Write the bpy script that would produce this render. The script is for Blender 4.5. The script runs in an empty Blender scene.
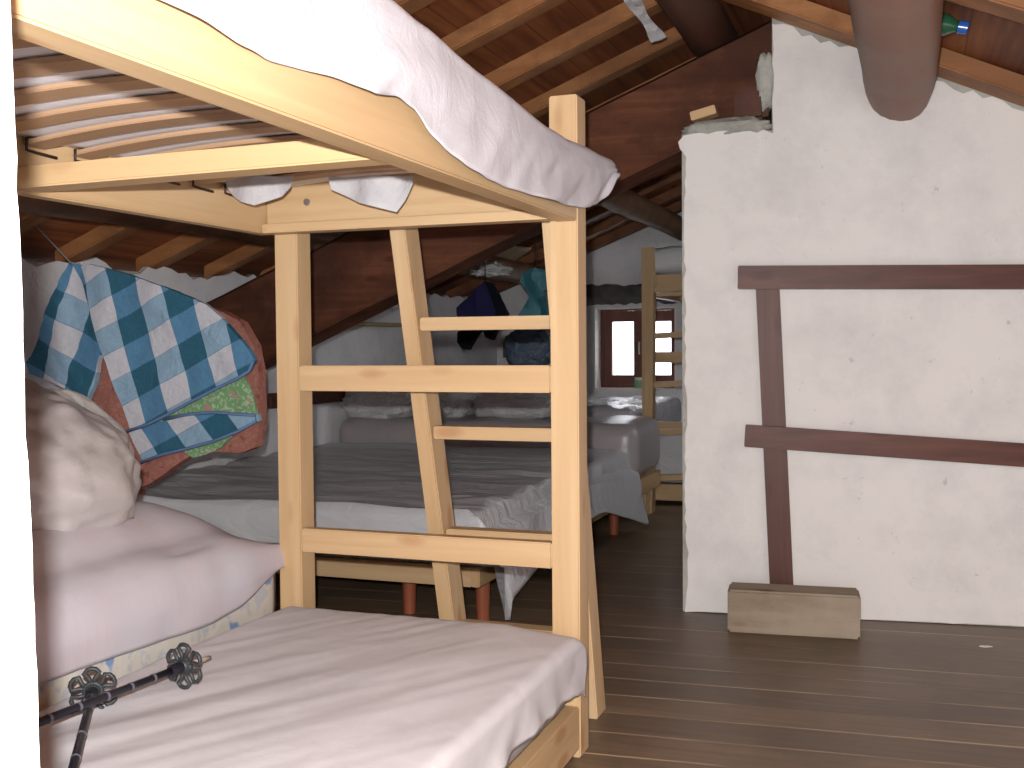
import bpy, bmesh, math, random
from mathutils import Vector, Matrix, noise
from mathutils.geometry import delaunay_2d_cdt

SC = bpy.context.scene
COL = SC.collection
random.seed(7)

# ------------------------------------------------------------------ camera
CAM = Vector((0.0, 0.0, 1.10)); FPX = 1080.0
YAW, PITCH, ROLL = math.radians(20.2), math.radians(2.07), -0.008
FW = Vector((-math.sin(YAW)*math.cos(PITCH), math.cos(YAW)*math.cos(PITCH), -math.sin(PITCH)))
RT = Vector((math.cos(YAW), math.sin(YAW), 0)); UP = RT.cross(FW)
R2 = RT*math.cos(ROLL)+UP*math.sin(ROLL); U2 = UP*math.cos(ROLL)-RT*math.sin(ROLL)
cd = bpy.data.cameras.new('camera'); cam = bpy.data.objects.new('camera', cd); COL.objects.link(cam)
cd.sensor_width = 36.0; cd.lens = FPX*36.0/1024.0; cd.clip_start = 0.02
M = Matrix((R2, U2, -FW)).transposed().to_4x4(); M.translation = CAM
cam.matrix_world = M
SC.camera = cam

# ------------------------------------------------------------------ light
SC.view_settings.view_transform = 'Standard'; SC.view_settings.look = 'None'
SC.view_settings.gamma = 1.0; SC.view_settings.use_curve_mapping = False
SC.view_settings.exposure = 0.0
w = bpy.data.worlds.new('overcast_daylight'); SC.world = w; w.use_nodes = True
bg = w.node_tree.nodes['Background']; bg.inputs[0].default_value = (0.93, 0.95, 1.0, 1); bg.inputs[1].default_value = 5.0
fl = bpy.data.lights.new('camera_flash', 'POINT'); fl.energy = 400; fl.shadow_soft_size = 0.012; fl.color = (1.0, 0.985, 0.97)
flo = bpy.data.objects.new('camera_flash', fl); COL.objects.link(flo); flo.location = (-0.03, 0.0, 1.18)

# ------------------------------------------------------------------ helpers
def at(x, y, X=None, Y=None, Z=None):
    d = FW+R2*((x-512)/FPX)-U2*((y-384)/FPX)
    if X is not None: t = (X-CAM.x)/d.x
    elif Y is not None: t = (Y-CAM.y)/d.y
    else: t = (Z-CAM.z)/d.z
    return CAM+d*t
def at_plane(x, y, p0, n):
    d = FW+R2*((x-512)/FPX)-U2*((y-384)/FPX)
    return CAM+d*((Vector(p0)-CAM).dot(n)/d.dot(n))

def tag(o, label=None, cat=None, group=None, kind=None):
    if label: o['label'] = label
    if cat: o['category'] = cat
    if group: o['group'] = group
    if kind: o['kind'] = kind
    return o
def empty(name, loc, label, cat, group=None):
    o = bpy.data.objects.new(name, None); COL.objects.link(o); o.location = loc; o.empty_display_size = 0.1
    return tag(o, label, cat, group)

def world_off(o):
    v = Vector((0, 0, 0))
    while o: v += o.location; o = o.parent
    return v

class MB:
    """collects shapes given in world coordinates, builds one mesh object"""
    def __init__(s): s.b = bmesh.new(); s.uv = s.b.loops.layers.uv.new('UVMap')
    def poly(s, pts, faces):
        vs = [s.b.verts.new(p) for p in pts]
        out = []
        for f in faces:
            try: out.append(s.b.faces.new([vs[i] for i in f]))
            except ValueError: pass
        return vs, out
    def box(s, x0, x1, y0, y1, z0, z1):
        return s.obox(Vector(((x0+x1)/2, (y0+y1)/2, (z0+z1)/2)), (1,0,0), (0,1,0), (0,0,1), (x1-x0)/2, (y1-y0)/2, (z1-z0)/2)
    def obox(s, c, a, b_, n, ha, hb, hn):
        a, b_, n = Vector(a).normalized()*ha, Vector(b_).normalized()*hb, Vector(n).normalized()*hn
        P = [c+a*i+b_*j+n*k for i in (-1,1) for j in (-1,1) for k in (-1,1)]
        s.poly(P, [(0,1,3,2),(4,6,7,5),(0,4,5,1),(2,3,7,6),(0,2,6,4),(1,5,7,3)]); return s
    def bar(s, p0, p1, wid, hei, side=(0,1,0)):
        p0, p1 = Vector(p0), Vector(p1); d = (p1-p0); L = d.length; d.normalize()
        b_ = Vector(side); b_ = (b_-d*b_.dot(d)).normalized(); n = d.cross(b_)
        return s.obox((p0+p1)/2, d, b_, n, L/2, wid/2, hei/2)
    def hexa(s, P):  # 8 corners: bottom 4 ring, top 4 ring
        s.poly(P, [(3,2,1,0),(4,5,6,7),(0,1,5,4),(1,2,6,5),(2,3,7,6),(3,0,4,7)]); return s
    def tube(s, path, rad, n=10, cap=True, wob=0, seed=0):
        path = [Vector(p) for p in path]; rings = []
        if not hasattr(rad, '__len__'): rad = [rad]*len(path)
        ref = None
        for i, p in enumerate(path):
            d = (path[min(i+1, len(path)-1)]-path[max(i-1, 0)]).normalized()
            if ref is None:
                ref = Vector((0,0,1)) if abs(d.z) < .9 else Vector((1,0,0))
            u = (ref-d*ref.dot(d)).normalized(); v = d.cross(u); ref = u
            ring = []
            for k in range(n):
                a = 2*math.pi*k/n; r = rad[i]
                if wob: r *= 1+wob*noise.noise(Vector((math.cos(a)*.9, math.sin(a)*.9, i*.25+seed*7.3)))*2
                ring.append(s.b.verts.new(p+(u*math.cos(a)+v*math.sin(a))*r))
            rings.append(ring)
        for i in range(len(rings)-1):
            for k in range(n): s.b.faces.new((rings[i][k], rings[i][(k+1) % n], rings[i+1][(k+1) % n], rings[i+1][k]))
        if cap: s.b.faces.new(rings[0][::-1]); s.b.faces.new(rings[-1])
        return s
    def grid(s, fn, nu, nv, thick=0, closed=False):
        """fn(u,v)->point; optional thickness makes a closed shell"""
        P = [[Vector(fn(i/nu, j/nv)) for j in range(nv+1)] for i in range(nu+1)]
        V = [[s.b.verts.new(p) for p in r] for r in P]
        for i in range(nu):
            for j in range(nv):
                f = s.b.faces.new((V[i][j], V[i+1][j], V[i+1][j+1], V[i][j+1]))
                for l, (a, b_) in zip(f.loops, ((i,j),(i+1,j),(i+1,j+1),(i,j+1))): l[s.uv].uv = (a/nu, b_/nv)
        if thick:
            N = []
            for i in range(nu+1):
                r = []
                for j in range(nv+1):
                    du = P[min(i+1,nu)][j]-P[max(i-1,0)][j]; dv = P[i][min(j+1,nv)]-P[i][max(j-1,0)]
                    n = du.cross(dv); n = n.normalized() if n.length > 1e-12 else Vector((0,0,1))
                    r.append(s.b.verts.new(P[i][j]-n*thick))
                N.append(r)
            for i in range(nu):
                for j in range(nv): s.b.faces.new((N[i][j+1], N[i+1][j+1], N[i+1][j], N[i][j]))
            for i in range(nu):
                s.b.faces.new((V[i][0], N[i][0], N[i+1][0], V[i+1][0])); s.b.faces.new((V[i+1][nv], N[i+1][nv], N[i][nv], V[i][nv]))
            for j in range(nv):
                s.b.faces.new((V[0][j+1], N[0][j+1], N[0][j], V[0][j])); s.b.faces.new((V[nu][j], N[nu][j], N[nu][j+1], V[nu][j+1]))
        return s
    def cloth(s, outline, cell, f3, thick, uvf=None):
        """outline: 2-D polygon; f3(a,b)->(point, normal); filled with a fine triangulation and given thickness"""
        pts = []
        n = len(outline)
        for i in range(n):
            a, b_ = Vector(outline[i]), Vector(outline[(i+1) % n]); k = max(1, int((b_-a).length/cell))
            pts += [a.lerp(b_, t/k) for t in range(k)]
        ne = len(pts)
        def inside(q):
            c = False; j = ne-1
            for i in range(ne):
                a, b_ = pts[i], pts[j]
                if (a.y > q.y) != (b_.y > q.y) and q.x < (b_.x-a.x)*(q.y-a.y)/(b_.y-a.y)+a.x: c = not c
                j = i
            return c
        xs = [p.x for p in pts]; ys = [p.y for p in pts]; inn = []
        x = min(xs)+cell*.5
        while x < max(xs):
            y = min(ys)+cell*.5
            while y < max(ys):
                q = Vector((x, y))
                if inside(q) and min((q-p).length for p in pts[:ne]) > cell*.45: inn.append(q)
                y += cell
            x += cell
        V, E_, F_, *_ = delaunay_2d_cdt(pts+inn, [(i, (i+1) % ne) for i in range(ne)], [], 1, 1e-6)
        top, bot = [], []
        for v in V:
            p, nn = f3(v.x, v.y); top.append(s.b.verts.new(p)); bot.append(s.b.verts.new(Vector(p)-Vector(nn)*thick))
        cnt = {}
        for f in F_:
            fa = s.b.faces.new([top[i] for i in f]); fb = s.b.faces.new([bot[i] for i in reversed(f)])
            for face, ids in ((fa, f), (fb, list(reversed(f)))):
                for l, i in zip(face.loops, ids): l[s.uv].uv = uvf(V[i].x, V[i].y) if uvf else (V[i].x, V[i].y)
            for a, b_ in zip(f, list(f[1:])+[f[0]]):
                cnt[(a, b_)] = 1
        for (a, b_) in cnt:
            if (b_, a) not in cnt:
                fc = s.b.faces.new([top[b_], top[a], bot[a], bot[b_]])
                for l, i in zip(fc.loops, (b_, a, a, b_)): l[s.uv].uv = uvf(V[i].x, V[i].y) if uvf else (V[i].x, V[i].y)
        bmesh.ops.recalc_face_normals(s.b, faces=s.b.faces[:])
        return s
    def cushion(s, x0, x1, y0, y1, z0, z1, r, seg=(24, 40, 6), disp=None):
        c = Vector(((x0+x1)/2, (y0+y1)/2, (z0+z1)/2)); h = Vector(((x1-x0)/2, (y1-y0)/2, (z1-z0)/2))
        seen = {}
        def vert(i, j, k):
            key = (i, j, k)
            if key not in seen:
                p = Vector((h.x*(2*i/seg[0]-1), h.y*(2*j/seg[1]-1), h.z*(2*k/seg[2]-1)))
                rr = min(r, h.x, h.y, h.z)
                q = Vector([max(-h[a]+rr, min(h[a]-rr, p[a])) for a in range(3)]); d = p-q
                if d.length > 1e-9: p = q+d.normalized()*rr
                p = p+c
                if disp: p = disp(p)
                seen[key] = s.b.verts.new(p)
            return seen[key]
        A, B, K = seg
        for i in range(A):
            for j in range(B):
                s.b.faces.new((vert(i,j,K), vert(i+1,j,K), vert(i+1,j+1,K), vert(i,j+1,K)))
                s.b.faces.new((vert(i,j+1,0), vert(i+1,j+1,0), vert(i+1,j,0), vert(i,j,0)))
        for i in range(A):
            for k in range(K):
                s.b.faces.new((vert(i,0,k), vert(i+1,0,k), vert(i+1,0,k+1), vert(i,0,k+1)))
                s.b.faces.new((vert(i,B,k+1), vert(i+1,B,k+1), vert(i+1,B,k), vert(i,B,k)))
        for j in range(B):
            for k in range(K):
                s.b.faces.new((vert(0,j,k+1), vert(0,j+1,k+1), vert(0,j+1,k), vert(0,j,k)))
                s.b.faces.new((vert(A,j,k), vert(A,j+1,k), vert(A,j+1,k+1), vert(A,j,k+1)))
        return s
    def blob(s, c, a, b_, n, ha, hb, hn, e=.7, nu=40, nv=26, disp=0.0, fr=4, seed=0):
        """superellipsoid pillow-like lump with wrinkles"""
        c, a, b_, n = Vector(c), Vector(a).normalized(), Vector(b_).normalized(), Vector(n).normalized()
        def sp(v, p): return math.copysign(abs(v)**p, v)
        rows = []
        for j in range(nv+1):
            th = -math.pi/2+math.pi*j/nv; row = []
            for i in range(nu):
                ph = 2*math.pi*i/nu
                x = sp(math.cos(th), e)*sp(math.cos(ph), e); y = sp(math.cos(th), e)*sp(math.sin(ph), e); z = sp(math.sin(th), 1)
                k = 1+disp*noise.noise(Vector((x*fr, y*fr, z*fr+seed*5.1)))+disp*.6*noise.noise(Vector((x*fr*2.7, y*fr*2.7, z*fr*2.7+seed)))
                row.append(c+a*(x*ha*k)+b_*(y*hb*k)+n*(z*hn*k))
                if j in (0, nv): row = [row[0]]; break
            rows.append([s.b.verts.new(p) for p in row])
        for j in range(nv):
            r0, r1 = rows[j], rows[j+1]
            for i in range(nu):
                q = [r0[i % len(r0)], r0[(i+1) % len(r0)], r1[(i+1) % len(r1)], r1[i % len(r1)]]
                q2 = []
                for v in q:
                    if v not in q2: q2.append(v)
                s.b.faces.new(q2)
        return s
    def build(s, name, mat, parent=None, bevel=0.0, smooth=False, label=None, seg=2):
        if bevel:
            bmesh.ops.remove_doubles(s.b, verts=s.b.verts[:], dist=1e-5)
            es = [e for e in s.b.edges if len(e.link_faces) == 2 and e.calc_face_angle(0) > .6]
            bmesh.ops.bevel(s.b, geom=es, offset=bevel, segments=seg, affect='EDGES', clamp_overlap=True)
        bmesh.ops.recalc_face_normals(s.b, faces=s.b.faces[:])
        off = world_off(parent) if parent else None
        if off:
            for v in s.b.verts: v.co -= off
        me = bpy.data.meshes.new(name); s.b.to_mesh(me); s.b.free()
        if smooth:
            for p in me.polygons: p.use_smooth = True
            if smooth == 'auto':
                bm = bmesh.new(); bm.from_mesh(me)
                for e in bm.edges:
                    if len(e.link_faces) == 2 and e.calc_face_angle(0) > .6: e.smooth = False
                bm.to_mesh(me); bm.free()
        me.materials.append(mat)
        o = bpy.data.objects.new(name, me); COL.objects.link(o)
        if parent: o.parent = parent
        if label: o['label'] = label
        return o

def at_origin(o):
    """put a single-mesh thing's origin at its own base centre"""
    me = o.data; n = len(me.vertices)
    xs = [v.co.x for v in me.vertices]; ys = [v.co.y for v in me.vertices]; zs = [v.co.z for v in me.vertices]
    c = Vector(((min(xs)+max(xs))/2, (min(ys)+max(ys))/2, min(zs)))
    me.transform(Matrix.Translation(-c)); o.location = c
    return o

# ------------------------------------------------------------------ materials
class NT:
    def __init__(s, name):
        s.m = bpy.data.materials.new(name); s.m.use_nodes = True; s.t = s.m.node_tree; s.p = s.t.nodes['Principled BSDF']
    def n(s, typ, **k):
        nd = s.t.nodes.new(typ)
        for a, v in k.items():
            if a.startswith('i_'):
                key = a[2:]; key = int(key) if key.isdigit() else key.replace('_', ' ')
                nd.inputs[key].default_value = v
            else: setattr(nd, a, v)
        return nd
    def l(s, a, b_): s.t.links.new(a, b_)
    def coord(s, scale=(1,1,1), rot=(0,0,0), kind='Object'):
        tc = s.n('ShaderNodeTexCoord'); mp = s.n('ShaderNodeMapping')
        mp.inputs['Scale'].default_value = scale; mp.inputs['Rotation'].default_value = rot
        s.l(tc.outputs[kind], mp.inputs[0]); return mp.outputs[0]
    def noise(s, vec, scale, detail=4, rough=.55, dist=0):
        nd = s.n('ShaderNodeTexNoise'); nd.inputs['Scale'].default_value = scale; nd.inputs['Detail'].default_value = detail
        nd.inputs['Roughness'].default_value = rough; nd.inputs['Distortion'].default_value = dist; s.l(vec, nd.inputs['Vector']); return nd.outputs['Fac']
    def ramp(s, fac, stops):
        nd = s.n('ShaderNodeValToRGB'); el = nd.color_ramp.elements
        while len(el) < len(stops): el.new(.5)
        for e, (p, c) in zip(el, stops): e.position = p; e.color = (*c, 1) if len(c) == 3 else c
        s.l(fac, nd.inputs[0]); return nd.outputs[0]
    def mix(s, fac, a, b_, mode='MIX'):
        nd = s.n('ShaderNodeMix', data_type='RGBA', blend_type=mode)
        if hasattr(fac, 'is_linked'): s.l(fac, nd.inputs[0])
        else: nd.inputs[0].default_value = fac
        for v, i in ((a, 6), (b_, 7)):
            if hasattr(v, 'is_linked'): s.l(v, nd.inputs[i])
            else: nd.inputs[i].default_value = (*v, 1)
        return nd.outputs[2]
    def math(s, op, a, b_=0):
        nd = s.n('ShaderNodeMath', operation=op)
        for v, i in ((a, 0), (b_, 1)):
            if hasattr(v, 'is_linked'): s.l(v, nd.inputs[i])
            else: nd.inputs[i].default_value = v
        return nd.outputs[0]
    def bump(s, h, strength=.3, dist=.01):
        nd = s.n('ShaderNodeBump'); nd.inputs['Strength'].default_value = strength; nd.inputs['Distance'].default_value = dist
        s.l(h, nd.inputs['Height']); s.l(nd.outputs[0], s.p.inputs['Normal'])
    def out(s, col=None, rough=.6, spec=.4, **k):
        if col is not None:
            if hasattr(col, 'is_linked'): s.l(col, s.p.inputs['Base Color'])
            else: s.p.inputs['Base Color'].default_value = (*col, 1)
        s.p.inputs['Roughness'].default_value = rough; s.p.inputs['Specular IOR Level'].default_value = spec
        for a, v in k.items(): s.p.inputs[a.replace('_', ' ')].default_value = v
        return s.m

def wood(name, light, dark, axis='X', knots=.0, rough=.5, grain=26, spec=.35, bump=.15, stain=None, rot=(0,0,0), stain_fr=3.1):
    t = NT(name); sc = {'X': (.05,1,1), 'Y': (1,.05,1), 'Z': (1,1,.05)}[axis]
    v = t.coord(sc, rot); g = t.noise(v, grain, 5, .6, .6)
    g2 = t.noise(v, grain*.22, 3, .5, 1.2)
    f = t.math('MULTIPLY_ADD', g, .55); t.t.nodes[-1].inputs[2].default_value = 0
    f = t.math('ADD', t.math('MULTIPLY', g, .5), t.math('MULTIPLY', g2, .5))
    c = t.ramp(f, [(.33, dark), (.52, tuple((a+b_)/2 for a, b_ in zip(light, dark))), (.66, light)])
    if knots:
        sc2 = {'X': (.35,1,1), 'Y': (1,.35,1), 'Z': (1,1,.35)}[axis]
        vo = t.n('ShaderNodeTexVoronoi', feature='F1'); vo.inputs['Scale'].default_value = 9.5
        t.l(t.coord(sc2), vo.inputs['Vector'])
        k = t.ramp(vo.outputs['Distance'], [(.10, (1,1,1)), (.21, (0,0,0))])
        c = t.mix(t.math('MULTIPLY', k, knots), c, (dark[0]*.72, dark[1]*.5, dark[2]*.4))
    if stain:
        s2 = t.ramp(t.noise(t.coord(), stain_fr, 6, .65), [(.45, (0,0,0)), (.60, (1,1,1))])
        c = t.mix(t.math('MULTIPLY', s2, .75), c, stain)
    t.bump(g, bump, .004)
    return t.out(c, rough, spec)

PL, PD = (.57,.405,.235), (.45,.29,.145)
pine = {a: wood('pine_'+a.lower(), PL, PD, a, .55, .48) for a in 'XYZ'}
pine_bar = wood('pale_pine', (.63,.44,.24), (.52,.34,.17), 'X', .3)
slat_w = wood('bent_slat_wood', (.47,.30,.185), (.39,.24,.14), 'X', 0, .5)
far_pine = pine
dark_board = {a: wood('stained_board_'+a.lower(), (.135,.052,.036), (.065,.024,.018), a, .5, .45, 30, .25) for a in 'XZ'}
old_beam = wood('old_timber', (.20,.078,.042), (.055,.02,.012), 'X', .6, .75, 14, .12, .9, stain=(.045,.02,.013), stain_fr=1.7)
log_wood = wood('log_timber', (.33,.165,.105), (.17,.075,.047), 'Y', .3, .5, 7, .4, .5, stain=(.25,.145,.10))
ridge_wood = wood('dark_ridge_timber', (.13,.05,.03), (.05,.02,.012), 'Y', .2, .6, 9, .3, .5)
purlin_wood = wood('purlin_timber', (.32,.18,.10), (.12,.06,.035), 'Y', .2, .6, 8, .2, .6, stain=(.11,.06,.035))
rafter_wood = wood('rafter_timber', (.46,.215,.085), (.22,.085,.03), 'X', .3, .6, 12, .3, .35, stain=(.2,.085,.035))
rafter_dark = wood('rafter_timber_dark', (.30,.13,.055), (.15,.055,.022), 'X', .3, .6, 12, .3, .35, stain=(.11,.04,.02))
win_wood = wood('window_timber', (.20,.075,.055), (.13,.045,.035), 'Z', 0, .5)
block_w = wood('weathered_wood', (.37,.31,.235), (.23,.18,.13), 'X', 1.0, .85, 20, .15, .6, stain=(.34,.285,.22))
grey_plank = wood('yellowed_plank', (.40,.31,.17), (.28,.20,.10), 'X', 0, .7)
leg_wood = wood('red_stained_leg', (.33,.10,.05), (.22,.06,.03), 'Z', 0, .4)

def roofboards():
    t = NT('roof_boards'); v = t.coord((1,.05,1)); g = t.noise(v, 16, 5, .6, .5)
    c = t.ramp(g, [(.3, (.13,.035,.014)), (.5, (.24,.075,.026)), (.7, (.36,.13,.045))])
    sep = t.n('ShaderNodeSeparateXYZ'); t.l(t.coord((1,1,1)), sep.inputs[0])
    fr = t.math('FRACT', t.math('MULTIPLY', sep.outputs[0], 5.5)); gap = t.ramp(fr, [(0.0, (1,1,1)), (.04, (0,0,0))])
    c = t.mix(t.math('MULTIPLY', gap, .8), c, (.02,.008,.004))
    br = t.ramp(t.noise(t.coord((1,.6,1)), 1.3, 2), [(.4, (.65,.65,.65)), (.6, (1.1,1.1,1.1))])
    c = t.mix(1.0, c, br, 'MULTIPLY')
    t.bump(g, .3, .004); return t.out(c, .65, .3)
def plaster(name, base, dirt, amount=.5, bump=.5, low_dirt=True):
    t = NT(name); v = t.coord(); n1 = t.noise(v, 3.2, 8, .65); n2 = t.noise(v, 26, 6, .6); n3 = t.noise(v, 110, 3, .5)
    c = t.mix(t.ramp(n1, [(.45, (0,0,0)), (.75, (amount,)*3)]), base, dirt)
    sp = t.ramp(n2, [(.66, (0,0,0)), (.74, (.55,.55,.55))]); c = t.mix(t.math('MULTIPLY', sp, amount), c, tuple(x*.5 for x in dirt))
    t.bump(t.math('ADD', t.math('MULTIPLY', n2, .5), t.math('ADD', t.math('MULTIPLY', n1, 1.2), t.math('MULTIPLY', n3, .12))), bump, .012)
    return t.out(c, .92, .15)
def floorboards():
    t = NT('floor_boards'); rot = (0,0,math.radians(-4.6)); v = t.coord((1,1,1), rot)
    sep = t.n('ShaderNodeSeparateXYZ'); t.l(v, sep.inputs[0])
    wob = t.noise(t.coord((.6,3,1), rot), 2.2, 3)
    y = t.math('ADD', sep.outputs[1], t.math('MULTIPLY', wob, .012))
    q = t.math('DIVIDE', y, .166); fr = t.math('FRACT', q); idx = t.math('FLOOR', q)
    line = t.ramp(fr, [(.0, (1,1,1)), (.018, (1,1,1)), (.04, (0,0,0)), (.965, (0,0,0)), (.985, (.9,.9,.9))])
    wn = t.n('ShaderNodeTexWhiteNoise', noise_dimensions='1D'); t.l(idx, wn.inputs['W'])
    g = t.noise(t.coord((.06,1,1), rot), 34, 5, .6, .5); blotch = t.noise(t.coord(), 2.3, 6, .65)
    c = t.ramp(g, [(.25, (.13,.088,.055)), (.5, (.175,.12,.076)), (.75, (.225,.158,.10))])
    c = t.mix(1.0, c, t.ramp(wn.outputs[0], [(0, (.82,.82,.82)), (1, (1.12,1.1,1.06))]), 'MULTIPLY')
    c = t.mix(t.ramp(blotch, [(.42, (0,0,0)), (.7, (.7,.7,.7))]), c, (.085,.06,.042))
    wear = t.ramp(t.noise(t.coord((.5,2,1), rot), 3.1, 3), [(.42, (0,0,0)), (.62, (1,1,1))])
    c = t.mix(t.math('MULTIPLY', line, t.math('MULTIPLY', wear, .9)), c, (.50,.38,.25))
    t.bump(t.math('SUBTRACT', t.math('MULTIPLY', g, .35), line), .35, .004)
    return t.out(c, .42, .4)
def nonwoven(name, base, tint=None, alpha=0.0, rough=.75, bump=.25, fr=9):
    t = NT(name); v = t.coord(); n1 = t.noise(v, fr, 5, .6, .6); n2 = t.noise(v, 190, 2)
    c = t.mix(t.ramp(n1, [(.35, (0,0,0)), (.7, (1,1,1))]), base, tint or tuple(x*.9 for x in base))
    t.bump(t.math('ADD', t.math('MULTIPLY', n1, 1.0), t.math('MULTIPLY', n2, .1)), bump, .012)
    m = t.out(c, rough, .25)
    if alpha:
        tr = t.n('ShaderNodeBsdfTransparent'); ms = t.n('ShaderNodeMixShader'); ms.inputs[0].default_value = alpha
        t.l(t.p.outputs[0], ms.inputs[1]); t.l(tr.outputs[0], ms.inputs[2])
        t.l(ms.outputs[0], t.t.nodes['Material Output'].inputs[0])
    return m
def plastic(name, base, rough=.22, bump=.6, fr=14, alpha=0.0, dist=.02, scale=(1,1,1)):
    t = NT(name); v = t.coord(scale); n1 = t.noise(v, fr, 5, .6, 1.5); n2 = t.noise(v, fr*.3, 3)
    c = t.mix(n2, base, tuple(x*.75 for x in base))
    t.bump(n1, bump, dist); m = t.out(c, rough, .6)
    if alpha:
        tr = t.n('ShaderNodeBsdfTransparent'); ms = t.n('ShaderNodeMixShader'); ms.inputs[0].default_value = alpha
        t.l(t.p.outputs[0], ms.inputs[1]); t.l(tr.outputs[0], ms.inputs[2])
        t.l(ms.outputs[0], t.t.nodes['Material Output'].inputs[0])
    return m
def plain(name, c, rough=.5, spec=.4, metal=0, noise_amt=.15, fr=12, **k):
    t = NT(name); n1 = t.noise(t.coord(), fr, 4)
    col = t.mix(n1, c, tuple(x*(1-noise_amt*2) for x in c)); return t.out(col, rough, spec, Metallic=metal, **k)
def gingham():
    t = NT('gingham_patchwork'); tc = t.n('ShaderNodeTexCoord'); sep = t.n('ShaderNodeSeparateXYZ'); t.l(tc.outputs['UV'], sep.inputs[0])
    fu = t.math('FLOORED_MODULO', t.math('FLOOR', sep.outputs[0]), 2.0); fv = t.math('FLOORED_MODULO', t.math('FLOOR', sep.outputs[1]), 2.0)
    a = t.mix(fu, (.27,.41,.54), (.035,.125,.19)); b_ = t.mix(fu, (.56,.57,.62), (.10,.24,.39)); c = t.mix(fv, a, b_)
    fr = t.math('FRACT', sep.outputs[1]); ln = t.ramp(fr, [(0, (1,1,1)), (.035, (0,0,0))]); c = t.mix(t.math('MULTIPLY', ln, .8), c, (.06,.13,.24))
    n = t.noise(t.coord(), 60, 4); c = t.mix(1.0, c, t.ramp(n, [(.3, (.88,.88,.88)), (.7, (1,1,1))]), 'MULTIPLY')
    t.bump(t.noise(t.coord(), 14, 4, .6, 1.0), .5, .02)
    return t.out(c, .9, .1)
def print_fabric(name, base, p1, p2, fr=30):
    t = NT(name); v = t.coord(); n1 = t.noise(v, fr, 2, .4, 1.0); n2 = t.noise(v, fr*.5, 2, .4, .5)
    c = t.mix(t.ramp(n1, [(.54, (0,0,0)), (.58, (1,1,1))]), base, p1); c = t.mix(t.ramp(n2, [(.62, (0,0,0)), (.66, (1,1,1))]), c, p2)
    t.bump(t.noise(v, 9, 4), .35, .02); return t.out(c, .9, .1)
def checked(name):
    t = NT(name); v = t.coord(); n1 = t.noise(v, 4, 4); sep = t.n('ShaderNodeSeparateXYZ'); t.l(v, sep.inputs[0])
    ch = None
    for i in (0, 1):
        f = t.math('FRACT', t.math('MULTIPLY', sep.outputs[i], 34)); l = t.ramp(f, [(0, (1,1,1)), (.3, (0,0,0))])
        ch = l if ch is None else t.math('MAXIMUM', ch, l)
    area = t.ramp(t.noise(v, 3.3, 2), [(.42, (0,0,0)), (.58, (1,1,1))])
    c = t.mix(t.math('MULTIPLY', t.math('MULTIPLY', ch, area), .3), (.47,.44,.47), (.46,.31,.35))
    c = t.mix(t.math('MULTIPLY', area, .3), c, (.47,.37,.40))
    c = t.mix(t.math('MULTIPLY', t.ramp(n1, [(.4, (0,0,0)), (.62, (1,1,1))]), .35), c, (.42,.44,.50))
    t.bump(t.noise(v, 10, 4), .2, .01); return t.out(c, .7, .25)

m_boards = roofboards()
m_wall = plaster('white_plaster', (.74,.72,.70), (.57,.55,.56), .8, .35)
m_gable = plaster('grey_white_plaster', (.76,.75,.77), (.56,.55,.57), .8, .6)
m_core = plaster('rough_mortar', (.44,.44,.40), (.19,.19,.16), .9, 1.0)
m_stone = plaster('dark_stone', (.14,.13,.13), (.05,.045,.045), .9, 1.0)
m_floor = floorboards()
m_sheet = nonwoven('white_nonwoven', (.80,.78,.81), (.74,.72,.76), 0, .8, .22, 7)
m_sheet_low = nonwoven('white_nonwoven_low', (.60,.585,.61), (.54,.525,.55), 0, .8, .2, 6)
m_drape = nonwoven('thin_white_nonwoven', (.66,.65,.70), (.60,.59,.64), .12, .8, .4, 8)
m_grey = plastic('grey_cover_sheet', (.64,.65,.67), .28, .6, 6, 0, .03, (.45,1.6,1))
m_clear = plastic('clear_plastic_wrap', (.80,.80,.80), .14, .9, 22, .0, .03)
m_bag = plastic('milky_plastic_bag', (.43,.39,.385), .35, .25, 5, .0, .02)
m_matt = print_fabric('blue_flower_ticking', (.52,.49,.44), (.42,.43,.45), (.17,.26,.42), 22)
m_ticking = plain('pale_ticking', (.46,.42,.42), .8, .1)
m_pipe = plain('white_piping', (.70,.70,.75), .6)
m_pink = print_fabric('rust_pink_blanket', (.33,.135,.105), (.38,.175,.135), (.25,.095,.075), 60)
m_quilt = gingham()
m_green = print_fabric('green_floral_lining', (.17,.33,.15), (.36,.47,.32), (.42,.24,.22), 75)
m_trim = plain('blue_binding', (.16,.25,.45), .8, .1)
m_check = checked('covered_pink_blankets')
m_black = plain('black_plastic', (.012,.012,.02), .35, .5)
m_basket = plain('dull_black_rubber', (.035,.04,.045), .5, .4)
m_silver = plain('silver_marking', (.12,.12,.15), .35, .5)
m_tip = plain('pole_tip_metal', (.42,.33,.26), .45, .5)
m_wire = plain('dark_wire', (.04,.02,.02), .5)
m_bolt = plain('steel_bolt', (.5,.5,.52), .3, .5, .9)
m_navy = plain('navy_cloth', (.022,.02,.075), .9, .1)
m_dcloth = plain('black_cloth', (.008,.008,.014), .9, .1)
m_teal = plastic('teal_bag_cloth', (.03,.16,.20), .6, .6, 18)
m_tealbag = plastic('dark_teal_plastic', (.045,.075,.12), .3, .7, 30)
m_cord = plain('thin_cord', (.35,.31,.33), .8)
m_greenglass = plain('green_plastic', (.02,.10,.05), .2, .6)
m_bluecap = plain('blue_cap', (.03,.12,.45), .2, .6)
m_paper = plain('white_paper', (.8,.8,.78), .8)
m_jar = plain('pale_green_plastic', (.30,.48,.28), .4)
m_white = plain('white_cap', (.8,.8,.75), .4)
g = NT('window_glass'); g.out((1,1,1), .02, .5); g.p.inputs['Transmission Weight'].default_value = 1.0; g.p.inputs['IOR'].default_value = 1.02
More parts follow.
